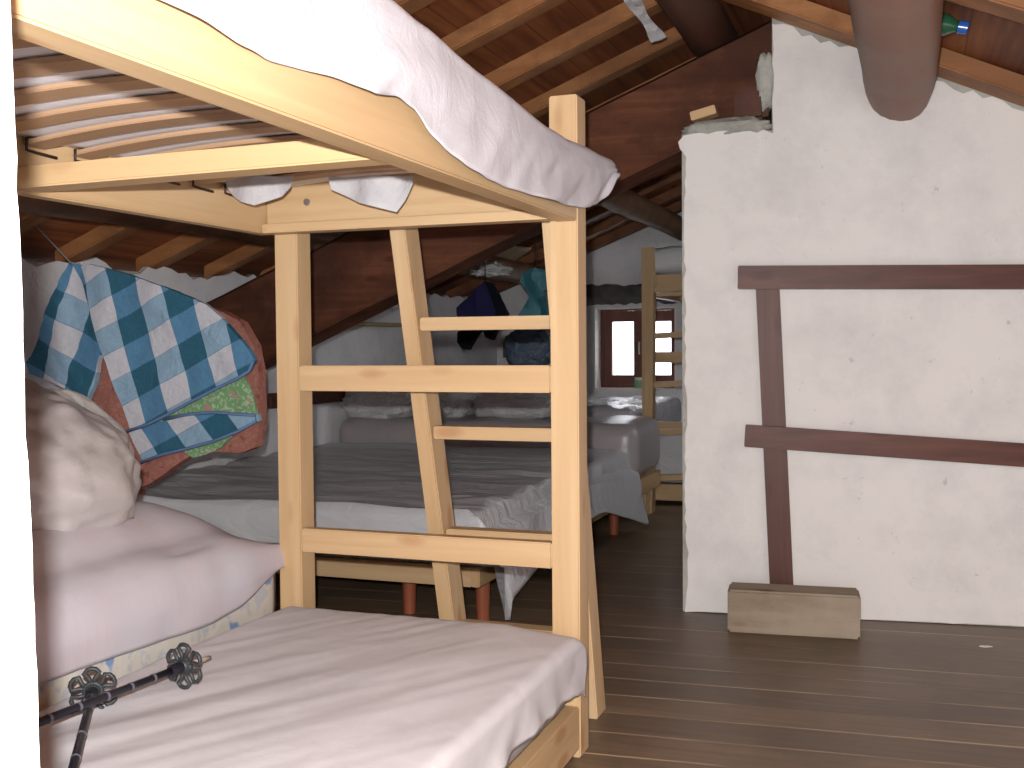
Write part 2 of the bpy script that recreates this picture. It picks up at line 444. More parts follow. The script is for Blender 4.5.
m_glass = g.m

# ------------------------------------------------------------------ setting
KX, GY = -3.53, 9.17
def zl(x): return 2.88+.39*x
def zr(x): return 2.154-.436*x
RX = -.88
def rough_face(fn, nu, nv, amp, fr, nrm):
    def f(u, v):
        p = Vector(fn(u, v)); return p+Vector(nrm)*(amp*noise.noise(p*fr)+amp*.4*noise.noise(p*fr*3.3))
    return f

b = MB(); b.box(-3.9, 2.4, -2.2, 9.6, -.06, 0); o = b.build('floor', m_floor); tag(o, kind='structure')

# sloping roof: board skins with one child per rafter
b = MB()
HX0, HX1, HY0, HY1 = .15, 1.15, 6.6, 7.7   # unseen roof opening, added to let daylight brighten the far room
for (xa, xb, ya, yb, fz) in ((-4.1, RX, -2.2, 9.9, zl), (RX, HX0, -2.2, 9.9, zr), (HX1, 2.6, -2.2, 9.9, zr), (HX0, HX1, -2.2, HY0, zr), (HX0, HX1, HY1, 9.9, zr)):
    t = .075
    P = [(xa,ya,fz(xa)+t),(xb,ya,fz(xb)+t),(xb,yb,fz(xb)+t),(xa,yb,fz(xa)+t)]
    b.hexa([Vector(p) for p in P]+[Vector(p)+Vector((0,0,.03)) for p in P])
ceil = b.build('ceiling', m_boards); tag(ceil, kind='structure')
k = -6
while True:
    yb = 3.98+.5475*k; k += 1
    if yb > 9.15: break
    if yb < .1: continue
    ya = yb-.105+random.uniform(-.008,.008)
    b = MB(); xa, xb = -3.62, RX-.01
    wv = random.uniform(-.006,.006)
    b.hexa([Vector((xa,ya,zl(xa)+wv)),Vector((xb,ya,zl(xb)+wv)),Vector((xb,yb,zl(xb)+wv)),Vector((xa,yb,zl(xa)+wv)),
            Vector((xa,ya,zl(xa)+.075)),Vector((xb,ya,zl(xb)+.075)),Vector((xb,yb,zl(xb)+.075)),Vector((xa,yb,zl(xa)+.075))])
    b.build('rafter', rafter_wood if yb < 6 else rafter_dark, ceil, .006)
for yb in (.1, .95, 1.8, 2.65, 3.5):
    ya = yb-.13; b = MB(); xa, xb = RX+.01, 2.3
    b.hexa([Vector((xa,ya,zr(xa))),Vector((xb,ya,zr(xb))),Vector((xb,yb,zr(xb))),Vector((xa,yb,zr(xa))),
            Vector((xa,ya,zr(xa)+.075)),Vector((xb,ya,zr(xb)+.075)),Vector((xb,yb,zr(xb)+.075)),Vector((xa,yb,zr(xa)+.075))])
    b.build('rafter', rafter_wood, ceil, .006)

# partition wall
A7 = math.radians(7.3); W0 = Vector((-.873, 4.377, 0)); WU = Vector((math.cos(A7), math.sin(A7), 0)); WN = Vector((math.sin(A7), -math.cos(A7), 0))
def wp(s, z, out=0.0): return W0+WU*s+WN*out+Vector((0,0,z))
def s_of(x): return (x-W0.x)/WU.x
sc_ = s_of(-.517)
# last rafter lies along the partition
b = MB(); 
def wr(x, out): p = wp(s_of(x), zr(x), out); return Vector((p.x, p.y, zr(p.x)))
xa, xb = -.80, 2.2
P = [wr(xa,.20), wr(xb,.20), wr(xb,.02), wr(xa,.02)]
b.hexa(P+[p+Vector((0,0,.072)) for p in P]); b.build('rafter', rafter_wood, ceil, .006)
# core
b = MB()
def wall_top(s):
    x = W0.x+WU.x*s
    return zr(x)+.074 if x > -.517 else 1.945
T = .16
for (s0, s1) in ((.004, sc_), (sc_, s_of(2.2))):
    e = 1e-4
    z0, z1 = wall_top(s0+e if s0 > .1 else s0), wall_top(s1-e)
    P = [wp(s0,0,0), wp(s1,0,0), wp(s1,0,-T), wp(s0,0,-T)]
    Q = [wp(s0,z0,0), wp(s1,z1,0), wp(s1,z1,-T), wp(s0,z0,-T)]
    b.hexa(P+Q)
wall = b.build('wall_partition', m_core); tag(wall, kind='structure')
# plaster coat with jagged border
out2 = []
random.seed(3)
def jag(a): return random.uniform(-a, a)
z = .0
while z < 1.88: out2.append((.012+max(0,jag(.010))+(.012*max(0, math.sin(z*9)) if z < .9 else 0), z)); z += .035
out2 += [(-.004,1.89),(-.010,1.915),(.012,1.94),(.05,1.946)]
s = .08
while s < sc_-.02: out2.append((s, 1.945+jag(.006))); s += .03
out2.append((sc_+.005, 1.93))
z = 1.96
while z < 2.36: out2.append((sc_+.004+jag(.004), z)); z += .05
s = sc_+.01
while s < s_of(2.15): out2.append((s, zr(W0.x+WU.x*s)-.012+jag(.016))); s += .035
out2 += [(s_of(2.15), 1.0), (s_of(2.15), .0)]
s = s_of(2.1)
while s > .05: out2.append((s, .002+abs(jag(.004)))); s -= .05
def fw_(a, b_):
    p = wp(a, b_, .012); q = .006*noise.noise(Vector((a*2.3, b_*2.3, 0)))+.003*noise.noise(Vector((a*9, b_*9, 4)))
    return p+WN*q, WN
b = MB(); b.cloth(out2, .07, fw_, .02); b.build('plaster_coat', m_wall, wall, smooth='auto', label='white limewashed plaster face')

# left knee wall, jagged plaster running up between the rafters
b = MB(); b.box(KX-.25, KX, .2, GY+.3, 0, 1.47); wl = b.build('wall_left', m_core); tag(wl, kind='structure')
o2 = [(.3,0)]; y = .3; random.seed(11)
ol = []
while y < GY: ol.append((y, (1.50 if y > 5.2 else 1.485)+jag(.018)+(.02*math.sin(y*11.5) if y < 5.2 else 0))); y += .06
ol.append((GY, 1.5)); outl = [(.3, 0)]+ol+[(GY, 0)]
b = MB(); b.cloth(outl, .12, lambda a, c: (Vector((KX+.018+.01*noise.noise(Vector((a*2,c*2,1))), a, c)), (1,0,0)), .03)
b.build('plaster_coat', m_gable, wl, smooth='auto', label='grey-white plaster with a ragged top edge')
# gable wall with the window opening
WX0, WX1 = at(594,350,Y=GY).x, at(676,350,Y=GY).x
WZ0, WZ1 = at(630,389,Y=GY).z, at(630,307,Y=GY).z
b = MB()
def gz(x): return (zl(x) if x < RX else zr(x))+.07
for (xa, xb) in ((-3.9, WX0), (WX1, RX), (RX, 2.3)):
    P = [Vector((xa,GY,0)),Vector((xb,GY,0)),Vector((xb,GY+.4,0)),Vector((xa,GY+.4,0))]
    Q = [Vector((xa,GY,gz(xa))),Vector((xb,GY,gz(min(xb,RX)) if xb <= RX else gz(xb))),Vector((xb,GY+.4,gz(xb))),Vector((xa,GY+.4,gz(xa)))]
    b.hexa(P+Q)
b.box(WX0, WX1, GY, GY+.4, 0, WZ0)
P = [Vector((WX0,GY,WZ1)),Vector((WX1,GY,WZ1)),Vector((WX1,GY+.4,WZ1)),Vector((WX0,GY+.4,WZ1))]
b.hexa(P+[Vector((p.x,p.y,gz(p.x))) for p in P])
wb = b.build('wall_back', m_gable); tag(wb, kind='structure')
b = MB(); b.box(2.2, 2.4, -2.2, 9.5, 0, zr(2.2)+.07); o = b.build('wall_right', m_gable); tag(o, kind='structure')
b = MB()
for (xa, xb) in ((-3.9, -.35), (-.35, .55), (.55, 2.2)):
    zl0 = 0 if xa != -.35 else 1.95
    for (p, q) in (((xa, min(xb, RX)) if xa < RX else None, zl), ((max(xa, RX), xb) if xb > RX else None, zr)):
        if not p: continue
        x_, X_ = p; b.hexa([Vector((x_,-2.2,zl0)),Vector((X_,-2.2,zl0)),Vector((X_,-2.0,zl0)),Vector((x_,-2.0,zl0)),Vector((x_,-2.2,q(x_)+.07)),Vector((X_,-2.2,q(X_)+.07)),Vector((X_,-2.0,q(X_)+.07)),Vector((x_,-2.0,q(x_)+.07))])
o = b.build('wall_rear', m_gable); tag(o, kind='structure')
# doorway jamb right beside the camera
def jx(u, v):
    z = 3*v
    x = -.592-.006*math.sin(z*3)+.012*(noise.noise(Vector((z*7,0,0)))*.5)+(.010*(1.1-z) if z < 1.1 else 0)
    return x
b = MB(); n = 120; ring0, ring1, ring2, ring3 = [], [], [], []
V = []
for j in range(n+1):
    v = j/n; z = 2.6*v; x = -.5895-.020*(z-1.1)+.003*noise.noise(Vector((z*9,1,0)))+.0015*noise.noise(Vector((z*40,2,0)))
    zt = min(z, 2.55)
    V.append([b.b.verts.new(Vector(p)) for p in ((x,.36,z),(x-.0,.60,z),(-1.6,.60,z),(-1.6,.36,z))])
for j in range(n):
    for k in range(4): b.b.faces.new((V[j][k],V[j][(k+1)%4],V[j+1][(k+1)%4],V[j+1][k]))
b.b.faces.new(V[0][::-1]); b.b.faces.new(V[-1])
o = b.build('wall_front', m_wall, smooth='auto'); tag(o, kind='structure')

# window in the gable
FY = GY+.16
wroot = MB()
def frame_ring(b, x0, x1, z0, z1, wd, y0, y1):
    b.box(x0, x0+wd, y0, y1, z0, z1); b.box(x1-wd, x1, y0, y1, z0, z1); b.box(x0+wd, x1-wd, y0, y1, z1-wd, z1); b.box(x0+wd, x1-wd, y0, y1, z0, z0+wd)
def wxz(x, y): p = at(x, y, Y=FY); return p.x, p.z
x0, z1 = wxz(600.5, 308); x1, z0 = wxz(675, 388)
frame_ring(wroot, x0, x1, z0, z1, .028, FY, FY+.07); win = wroot.build('window_1', win_wood, None, .004); tag(win, kind='structure')
xm0, _ = wxz(633.5, 350); xm1, _ = wxz(650.5, 350)
pl0, pz1 = wxz(611.5, 322); pl1, pz0 = wxz(633.7, 375)
pr0, _ = wxz(650.8, 350); pr1, _ = wxz(671, 350)
xm = (pl1+pr0)/2
for (xa, xb, pa, pb) in ((x0+.03, xm-.002, pl0, pl1), (xm+.002, x1-.03, pr0, pr1)):
    b = MB(); b.box(xa, pa, FY+.005, FY+.05, z0+.03, z1-.03); b.box(pb, xb, FY+.005, FY+.05, z0+.03, z1-.03)
    b.box(pa, pb, FY+.005, FY+.05, pz1, z1-.03); b.box(pa, pb, FY+.005, FY+.05, z0+.03, pz0)
    c = b.build('window_sash', win_wood, win, .004)
    g_ = MB(); g_.box(pa, pb, FY+.025, FY+.029, pz0, pz1); g_.build('pane', m_glass, c)
b = MB(); hx, hz = wxz(639.5, 348); b.tube([(hx, FY-.01, hz+.055), (hx, FY-.02, hz), (hx, FY-.01, hz-.055)], .008, 8); b.build('window_handle', m_white, win, smooth=True)
# whitewashed reveal and sill
b = MB(); b.box(WX0-.0, WX0+.012, GY-.004, GY+.4, WZ0, WZ1); b.box(WX0, WX1, GY-.012, GY+.4, WZ0-.02, WZ0+.006); b.box(WX1-.012, WX1, GY-.004, GY+.4, WZ0, WZ1)
b.box(WX0, WX1, GY-.004, GY+.16, WZ1-.012, WZ1+.004)
o = b.build('window_sill', plain('limewash', (.93,.91,.87), .8), win)
# stone lintel
def lint(u, v):
    a = 2*math.pi*v; x = -2.72+.98*u; c = Vector((x, GY+.0, 1.535)); r = 1+.35*noise.noise(Vector((x*5, math.cos(a), math.sin(a))))+.2*noise.noise(Vector((x*17, math.cos(a)*2, math.sin(a)*2)))
    return c+Vector((0, math.cos(a)*.075*r, math.sin(a)*.085*r))
b = MB(); b.grid(lint, 50, 20); bmesh.ops.remove_doubles(b.b, verts=b.b.verts[:], dist=1e-4); bmesh.ops.holes_fill(b.b, edges=b.b.edges[:]); o = b.build('trim_1', m_stone, smooth='auto'); tag(o, kind='structure')

# ------------------------------------------------------------------ roof timbers
def xz_beam(name, top, bot, y0, y1, mat):
    b = MB(); n = 46; R = []
    for i in range(n+1):
        t = i/n; a = Vector(top[0]).lerp(Vector(top[1]), t); c = Vector(bot[0]).lerp(Vector(bot[1]), t)
        w1, w2 = .010*noise.noise(Vector((t*9, 0, 1))), .010*noise.noise(Vector((t*7, 5, 1)))
        R.append([b.b.verts.new(p) for p in ((c.x,y0+.02,c.y+w2),(c.x,y0,c.y+w2+.03),(a.x,y0+w1,a.y+w1-.02),(a.x,y0+.03,a.y+w1),(a.x,y1,a.y),(c.x,y1,c.y))])
    for i in range(n):
        for k in range(6): b.b.faces.new((R[i][k],R[i][(k+1)%6],R[i+1][(k+1)%6],R[i+1][k]))
    b.b.faces.new(R[0]); b.b.faces.new(R[-1][::-1])
    return b.build(name, mat, smooth='auto')
o = xz_beam('roof_beam', ((-.522,2.415),(-3.50,1.235)), ((-.522,2.066),(-3.50,.80)), 4.50, 4.72, old_beam)
tag(at_origin(o), 'massive dark brown squared roof beam slanting down left from the white partition wall', 'beam')
def y_log(name, xc, zc, r0, r1, y0, y1, mat, label, wob=.07, seed=1, n=18):
    b = MB(); N = 40; path = []; rad = []
    for i in range(N+1):
        t = i/N; y = y0+(y1-y0)*t
        path.append((xc+.012*noise.noise(Vector((y*.9,seed,0))), y, zc+.012*noise.noise(Vector((y*.9,seed,7))))); rad.append(r0+(r1-r0)*t)
    b.tube(path, rad, n, True, wob, seed); o = b.build(name, mat, smooth=True); return tag(at_origin(o), label, 'beam')
y_log('ridge_beam', -.795, 2.405, .098, .095, -1.8, 9.1, ridge_wood, 'dark ridge timber running back over the slanting beam at the roof peak')
y_log('purlin_log', -1.80, 2.06, .095, .088, -1.8, 9.15, purlin_wood, 'bark-edged round purlin under the left roof slope, between bunk post and partition')
y_log('purlin_log', -2.86, 1.665, .09, .085, -1.8, 9.15, purlin_wood, 'dark round purlin low over the hung blankets, partly hidden by the bunk side rail', seed=4)
# tapering log ending in the partition
b = MB(); path, rad = [], []
for i in range(31):
    t = i/30; y = -1.6+6.12*t; path.append((-.04+.006*noise.noise(Vector((y,3,0))), y, 2.072+.006*noise.noise(Vector((y,3,9))))); rad.append(.125 if t < .93 else .125-.012*(t-.93)/.07)
b.tube(path, rad, 20, True, .10, 3); o = b.build('purlin_log', log_wood, smooth='auto')
tag(at_origin(o), 'thick peeled log ending in the white partition wall above the brown railing', 'beam')
# corbel stub, mortar and wedge under the beam end
def lump(name, c, hx, hy, hz, mat, seed, label, cat, e=.5, d=.18, parent=None):
    b = MB(); b.blob(c, (1,0,0), (0,1,0), (0,0,1), hx, hy, hz, e, 28, 18, d, 3, seed); o = b.build(name, mat, parent, smooth=True, label=label if parent else None)
    return o if parent else tag(at_origin(o), label, cat)
b = MB(); b.box(-.67, -.535, 4.44, 4.66, 1.985, 2.135); o = b.build('timber_corbel', ridge_wood, None, .025); tag(at_origin(o), 'dark short timber stub bedded in mortar under the right end of the roof beam', 'timber')
lump('mortar_bed', (-.70, 4.475, 1.965), .18, .09, .045, m_core, 3, 'grey rough mortar bedding on the left shoulder of the partition wall', 'mortar', .55)
b = MB(); b.obox(Vector((-.79,4.45,2.035)), (.97,0,.22), (0,1,0), (-.22,0,.97), .052, .04, .018); o = b.build('wooden_wedge', pine_bar, None, .003); tag(at_origin(o), 'small pale wooden wedge jammed under the roof beam above the partition corner', 'wedge')
lump('mortar_bed', (-.545, 4.48, 2.15), .04, .05, .11, m_core, 8, 'grey mortar patch where the roof beam meets the upright edge of the partition', 'mortar', .6)
# crumpled foil strip beside the ridge
b = MB()
def foil(u, v):
    p = at(627+32*u+(v-.5)*(11+4*math.sin(u*8)), -8+48*u-(v-.5)*6, Y=4.30); return p+Vector((0, .02*noise.noise(p*30), 0))
b.grid(foil, 24, 5, .003); o = b.build('plastic_strip', plastic('pale_membrane', (.45,.44,.45), .3, .6, 30), smooth='auto'); tag(at_origin(o), 'pale crumpled membrane strip along the left side of the ridge timber', 'plastic strip')
# bottle tucked by the log
p0 = at(935,23,Y=3.75); p1 = at(961,27,Y=3.75); dr = (p1-p0).normalized()
t_ = empty('bottle', p0-dr*.12, 'green bottle with a blue cap tucked between log and rafter, top right', 'bottle')
b = MB(); b.tube([p0-dr*.12, p0-dr*.11, p0+dr*.035, p0+dr*.06, p0+dr*.075], [.028,.034,.034,.02,.015], 16); b.build('bottle_body', m_greenglass, t_, smooth=True)
b = MB(); b.tube([p0+dr*.072, p0+dr*.10, p0+dr*.103], [.021,.021,.015], 16); b.build('bottle_cap', m_bluecap, t_, smooth='auto', label='glossy blue cap')

# ------------------------------------------------------------------ brown railing and block at the partition
rl = empty('railing', wp(.6, .13, .03), 'dark brown stained board railing leaning on the white partition wall', 'railing')
def wboard(b, a, c, wd, o0, o1):
    A_, C_ = wp(a[0], a[1], (o0+o1)/2), wp(c[0], c[1], (o0+o1)/2); return b.bar(A_, C_, o1-o0, wd, WN)
b = MB(); wboard(b, (s_of(-.648),1.360), (s_of(1.9),1.310), .092, .055, .085); b.build('rail', dark_board['X'], rl, .003)
b = MB(); wboard(b, (s_of(-.621),.733), (s_of(1.9),.578), .088, .055, .085); b.build('rail', dark_board['X'], rl, .003)
b = MB(); wboard(b, (s_of(-.534),1.33), (s_of(-.474),.02), .092, .022, .054); b.build('post', dark_board['Z'], rl, .003)
bl = MB(); bd = Vector((.48, .045, 0)).normalized(); bn = Vector((-bd.y, bd.x, 0))
c = Vector((-.404, 4.125, .0825))+bn*.075
bl.obox(c, bd, bn, (0,0,1), .241, .075, .081); o = bl.build('wooden_block', block_w, None, .008); tag(at_origin(o), 'weathered wooden beam offcut lying on the floor against the partition wall', 'block')
p = at(985,647,Z=0)
b = MB(); b.cloth([(-.02,-.006),(.0,-.012),(.025,.004),(.012,.010),(-.012,.006)], .02, lambda a, c_: (Vector((p.x+a, p.y+c_, .004)), (0,0,1)), .003); o = b.build('paper_scrap', m_paper); tag(at_origin(o), 'tiny white paper scrap on the floor right of the wooden block', 'scrap')

# ------------------------------------------------------------------ bunk bed (near), then a copy turned half round
bunk = empty('bunk_bed', (-1.29, 1.8, 0), 'large pine bunk bed in the foreground, its slatted upper deck overhead', 'bunk bed', 'pine bunk beds')
def add(name, mat, fn, par=bunk, bev=.0035, label=None):
    b = MB(); fn(b); return b.build(name, mat, par, bev, label=label)
XL0, XL1, XR0, XR1 = -1.735, -1.66, -.892, -.815
add('post', pine['Z'], lambda b: b.box(XR0, XR1, 2.72, 2.80, 0, 1.752))
add('post', pine['Z'], lambda b: b.box(XL0, XL1, 2.722, 2.80, 0, 1.54))
add('post', pine['Z'], lambda b: b.box(XR0, XR1, .72, .80, 0, 1.752))
add('post', pine['Z'], lambda b: b.box(XL0, XL1, .72, .798, 0, 1.54))
rr = add('upper_side_rail', pine['Y'], lambda b: b.box(-.872, -.815, .801, 2.716, 1.422, 1.57))
rl_ = add('upper_side_rail', pine['Y'], lambda b: b.box(-1.778, -1.737, .76, 2.722, 1.425, 1.57))
er = add('upper_end_rail', pine['X'], lambda b: b.box(-1.735, -.874, 2.685, 2.719, 1.45, 1.57))
add('ledge_strip', pine['X'], lambda b: b.box(-1.735, -.874, 2.655, 2.719, 1.424, 1.449))
add('upper_end_rail', pine['X'], lambda b: b.box(-1.735, -.874, .801, .84, 1.425, 1.57))
for (x_, z_) in ((-1.60, 1.508), (-1.0, 1.50)):
    b = MB(); b.tube([(x_, 2.686, z_), (x_, 2.679, z_)], .010, 12); b.build('bolt', m_bolt, er, smooth='auto')
for (z0_, z1_) in ((.502,.571), (.972,1.045)):
    add('cross_rail', pine['X'], lambda b: b.box(XL1+.001, XR0-.001, 2.722, 2.762, z0_, z1_))
add('centre_bar', pine_bar, lambda b: b.hexa([Vector(p) for p in ((-1.736,1.745,1.430),(-.873,1.715,1.430),(-.873,1.785,1.430),(-1.736,1.815,1.430),(-1.736,1.745,1.474),(-.873,1.715,1.474),(-.873,1.785,1.474),(-1.736,1.815,1.474))]))
# bowed slats with wire holders
def slat(b, y0, ze=1.533, bow=.026, x0=-1.732, x1=-.876, w=.062, t=.010):
    n = 20
    def up(u, v):
        x = x0+(x1-x0)*u; return (x, y0+w*v, ze+bow*(1-(2*u-1)**2))
    R = []
    for i in range(n+1):
        x, _, zz = up(i/n, 0); R.append([b.b.verts.new(p) for p in ((x,y0,zz-t),(x,y0+w,zz-t),(x,y0+w,zz),(x,y0,zz))])
    for i in range(n):
        for k in range(4): b.b.faces.new((R[i][k],R[i][(k+1)%4],R[i+1][(k+1)%4],R[i+1][k]))
    b.b.faces.new(R[0][::-1]); b.b.faces.new(R[-1])
for k in range(13):
    y0 = 1.772-.1385*6+.1385*k
    if y0 > 2.60: break
    b = MB(); slat(b, y0); s_ = b.build('slat', slat_w, bunk, .002)
    for xs in (-1.729, -.880):
        sg = 1 if xs < -1 else -1
        b = MB(); b.tube([(xs+sg*.012, y0-.003, 1.536), (xs+sg*.012, y0-.004, 1.512), (xs+sg*.012, y0+.02, 1.510), (xs+sg*.012, y0+.08, 1.508)], .0034, 6); b.build('slat_holder', m_wire, s_, smooth=True)
# lower frame
for xx in ((-.857,-.817), (-1.733,-1.693)):
    add('lower_side_rail', pine['Y'], lambda b: b.box(xx[0], xx[1], .801, 2.718, .025, .14))
for yy in ((2.68,2.718), (.802,.84)):
    add('lower_end_rail', pine['X'], lambda b: b.box(-1.692, -.858, yy[0], yy[1], .03, .14))
for k in range(12):
    y0 = .9+.15*k; b = MB(); slat(b, y0, .125, .0, -1.69, -.86); b.build('slat', slat_w, bunk, .002)

ladder = empty('bunk_ladder', (-1.12, 3.04, 0), 'pine ladder leaning against the far end of the foreground bunk bed', 'ladder', 'pine bunk ladders')
def stile(b, xt, xb, w_=.050, d_=.095, zt=1.60):
    yt, ybt = 2.803, 3.02
    P = [Vector(p) for p in ((xb,ybt,0),(xb+w_,ybt,0),(xb+w_,ybt+d_,0),(xb,ybt+d_,0),(xt,yt,zt),(xt+w_,yt,zt),(xt+w_,yt+d_,zt),(xt,yt+d_,zt))]
    b.hexa(P)
add('stile', pine['Z'], lambda b: stile(b, -1.425, -1.325), ladder)
add('stile', pine['Z'], lambda b: stile(b, -.955, -.902), ladder)
for zz in (.236, .53, .842, 1.163, 1.47):
    f = zz/1.6; yy = 3.02+(2.803-3.02)*f; xa = -1.325+.052+(-.1)*f; xb = -.902+(-.053)*f
    add('rung', pine['X'], lambda b: b.box(xa+.001, xb-.001, yy+.012, yy+.072, zz-.019, zz+.019), ladder)

# far bunk: the same bed turned by 180 degrees
def copy_tree(o, parent=None, loc=None, rot=None):
    c = o.copy(); COL.objects.link(c)
    if parent: c.parent = parent
    if loc is not None: c.location = loc
    if rot is not None: c.rotation_euler = rot
    for ch in [x for x in list(COL.objects) if x.parent == o]: copy_tree(ch, c)
    return c
CX, CY = -2.515, 9.97
fb = copy_tree(bunk, None, (CX-bunk.location.x, CY-bunk.location.y, 0), (0,0,math.pi)); tag(fb, 'second pine bunk bed in the far room, half hidden by the partition wall', 'bunk bed', 'pine bunk beds')
fl_ = copy_tree(ladder, None, (CX-ladder.location.x+.05, CY-ladder.location.y, 0), (0,.055,math.pi)); tag(fl_, 'pine ladder on the near end of the far bunk bed, in front of the window', 'ladder', 'pine bunk ladders')

# ------------------------------------------------------------------ upper mattress and its hanging white cover
def lerp_tab(tab, x):
    if x <= tab[0][0]: return tab[0][1]
    for (a, b1), (c, d) in zip(tab, tab[1:]):
        if x <= c: return b1+(d-b1)*(x-a)/(c-a)
    return tab[-1][1]
b = MB(); b.cushion(-1.734, -.875, .86, 2.67, 1.574, 1.655, .012, (24,36,5), lambda p: p+Vector((0,0,.004*noise.noise(p*5)+.0) if p.z > 1.60 else (0,0,-.037+.026*(1-(2*(p.x+1.732)/.856-1)**2))))
tag(at_origin(b.build('mattress', m_sheet, smooth=True)), 'white mattress on the upper deck of the foreground bunk bed, seen between the slats', 'mattress')
topz = [(.9,1.70),(1.3,1.69),(1.63,1.679),(1.78,1.672),(1.9,1.658),(2.12,1.645),(2.43,1.622),(2.62,1.621),(2.76,1.626),(2.9,1.632),(3.1,1.637)]
botz = [(.9,1.492),(1.01,1.487),(1.1,1.48),(1.153,1.476),(1.238,1.478),(1.312,1.485),(1.408,1.492),(1.513,1.491),(1.603,1.507),(1.68,1.50),(1.734,1.474),(1.81,1.455),(1.889,1.44),(2.0,1.431),(2.117,1.429),(2.336,1.433),(2.52,1.44),(2.676,1.45),(2.76,1.463),(2.856,1.482),(2.93,1.51),(3.016,1.569),(3.05,1.585)]
def udrape(u, v):
    y = .9+2.15*u; zt, zb = lerp_tab(topz, y), lerp_tab(botz, y); xo = -.797
    if y > 2.80: xo += .0
    L0 = .30
    if v < .35:
        q = v/.35; x = xo-.035-(L0)*(1-q); z = zt+.003*math.sin(q*3)
        if y > 2.66: z -= 0; x = max(x, xo-.035-(L0)*(1-q)*max(0, (2.70-y)/.04 if y > 2.66 else 1))
    elif v < .5:
        q = (v-.35)/.15; a = q*math.pi/2; x = xo-.035+.035*math.sin(a); z = zt-.03*(1-math.cos(a))
    else:
        q = (v-.5)/.5; x = xo; z = zt-.03+(zb-zt+.03)*q
        k = q*(1-.3*q)
        x += .036*k*noise.noise(Vector((y*4.5+q*1.7, q*1.2, 2)))+.010*k*noise.noise(Vector((y*13+q*3, q*2, 5)))+.012*math.sin(q*2.6)
        x = max(x, -.812+.003)
    w_ = .004*noise.noise(Vector((x*9, y*9, z*9)))
    return (x, y, z+(w_ if v < .9 else 0))
b = MB(); b.grid(udrape, 130, 40, .0015); o = b.build('mattress_cover', m_drape, smooth=True); tag(at_origin(o), 'thin white cover hanging over the side rail of the foreground upper bunk', 'cover')
# loose under-layer of the cover seen below the first hem
b = MB()
ol = [(1.52,1.50),(1.60,1.505),(1.75,1.535),(2.05,1.55),(2.3,1.55),(2.3,1.47),(2.12,1.437),(1.90,1.447),(1.735,1.482),(1.62,1.503)]
# corners of the cover hanging down through the slats
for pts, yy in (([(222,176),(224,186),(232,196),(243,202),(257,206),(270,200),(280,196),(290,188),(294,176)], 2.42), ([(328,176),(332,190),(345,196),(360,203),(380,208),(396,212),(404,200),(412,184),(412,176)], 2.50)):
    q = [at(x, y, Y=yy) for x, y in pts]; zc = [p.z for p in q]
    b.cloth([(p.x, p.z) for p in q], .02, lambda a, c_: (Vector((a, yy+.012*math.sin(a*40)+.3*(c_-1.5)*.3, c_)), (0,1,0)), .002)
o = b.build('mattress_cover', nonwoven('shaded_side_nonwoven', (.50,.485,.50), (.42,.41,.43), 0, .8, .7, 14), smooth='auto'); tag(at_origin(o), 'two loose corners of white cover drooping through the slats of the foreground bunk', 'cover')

# ------------------------------------------------------------------ lower mattress and sheet
b = MB(); b.cushion(-1.70, -.825, .85, 2.675, .141, .335, .05, (18,36,6)); tag(at_origin(b.build('mattress', m_ticking, smooth=True)), 'low mattress under the smooth white sheet of the foreground lower bunk', 'mattress')
def lz(x, y): # lower sheet height
    e = math.exp(-max(0, (2.70-y))/.05)
    z = .362-.010*e-.018*max(0, (x+1.0)/.2) if x > -1.0 else .362-.008*e
    d = (x*.885+y*.0)  # wrinkle streak direction
    s1 = (-.875*(x+1.476)+.478*(y-1.517))
    z += .0065*noise.noise(Vector((s1*11, (x+y)*1.3, 0)))*min(1, .25+max(0, 2.6-y))+.0018*noise.noise(Vector((s1*30, (x+y)*2.2, 3)))
    return z
eb = [(.8,.20),(1.2,.225),(1.9,.222),(2.11,.226),(2.287,.224),(2.40,.215),(2.49,.218),(2.59,.21),(2.66,.196),(2.72,.19)]
def lsheet(u, v):
    y = .82+1.885*u; xo = -.792
    if v < .78:
        x = -1.705+(xo-.03+1.705)*(v/.78); z = lz(x, y)
        if v < .04: z -= .03*(1-v/.04)
    elif v < .86:
        a = (v-.78)/.08*math.pi/2; x = xo-.03+.03*math.sin(a); z = lz(xo-.03, y)-.025*(1-math.cos(a))
    else:
        q = (v-.86)/.14; zt = lz(xo-.03, y)-.025; x = xo+.012*q*noise.noise(Vector((y*9, q, 0)))*1.5; z = zt+(lerp_tab(eb, y)+.006*noise.noise(Vector((y*22, 0, 0)))-zt)*q
    f = max(0, (u-.965)/.035)
    if f > 0: z -= .02*f*f; y -= .0
    return (x, y, z)
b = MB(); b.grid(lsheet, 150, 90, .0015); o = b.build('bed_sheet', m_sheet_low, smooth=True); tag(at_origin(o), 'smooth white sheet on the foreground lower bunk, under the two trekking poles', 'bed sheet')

# ------------------------------------------------------------------ bed at the left of the bunk
b = MB(); b.box(-2.72, -1.80, .85, 2.72, .10, .19)
for (x_, y_) in ((-2.66,.92),(-1.86,.92),(-2.66,2.64),(-1.86,2.64)): b.tube([(x_,y_,0),(x_,y_,.10)], .03, 12)
o = b.build('low_bed', pine['Y'], None, .003); tag(at_origin(o), 'low bed base under the flower-ticking mattress at far left', 'bed')
t_ = empty('mattress', (-2.25, 1.8, .191), 'mattress with pale blue-flowered side, left of the foreground lower bunk', 'mattress')
b = MB(); b.cushion(-2.74, -1.745, .84, 2.745, .191, .515, .035, (18,36,6)); b.build('ticking', m_matt, t_, smooth=True)
b = MB()
for zz in (.20, .508):
    b.tube([(-2.70,2.743,zz),(-1.79,2.744,zz),(-1.757,2.738,zz),(-1.744,2.70,zz),(-1.744,.9,zz)], .0055, 8)
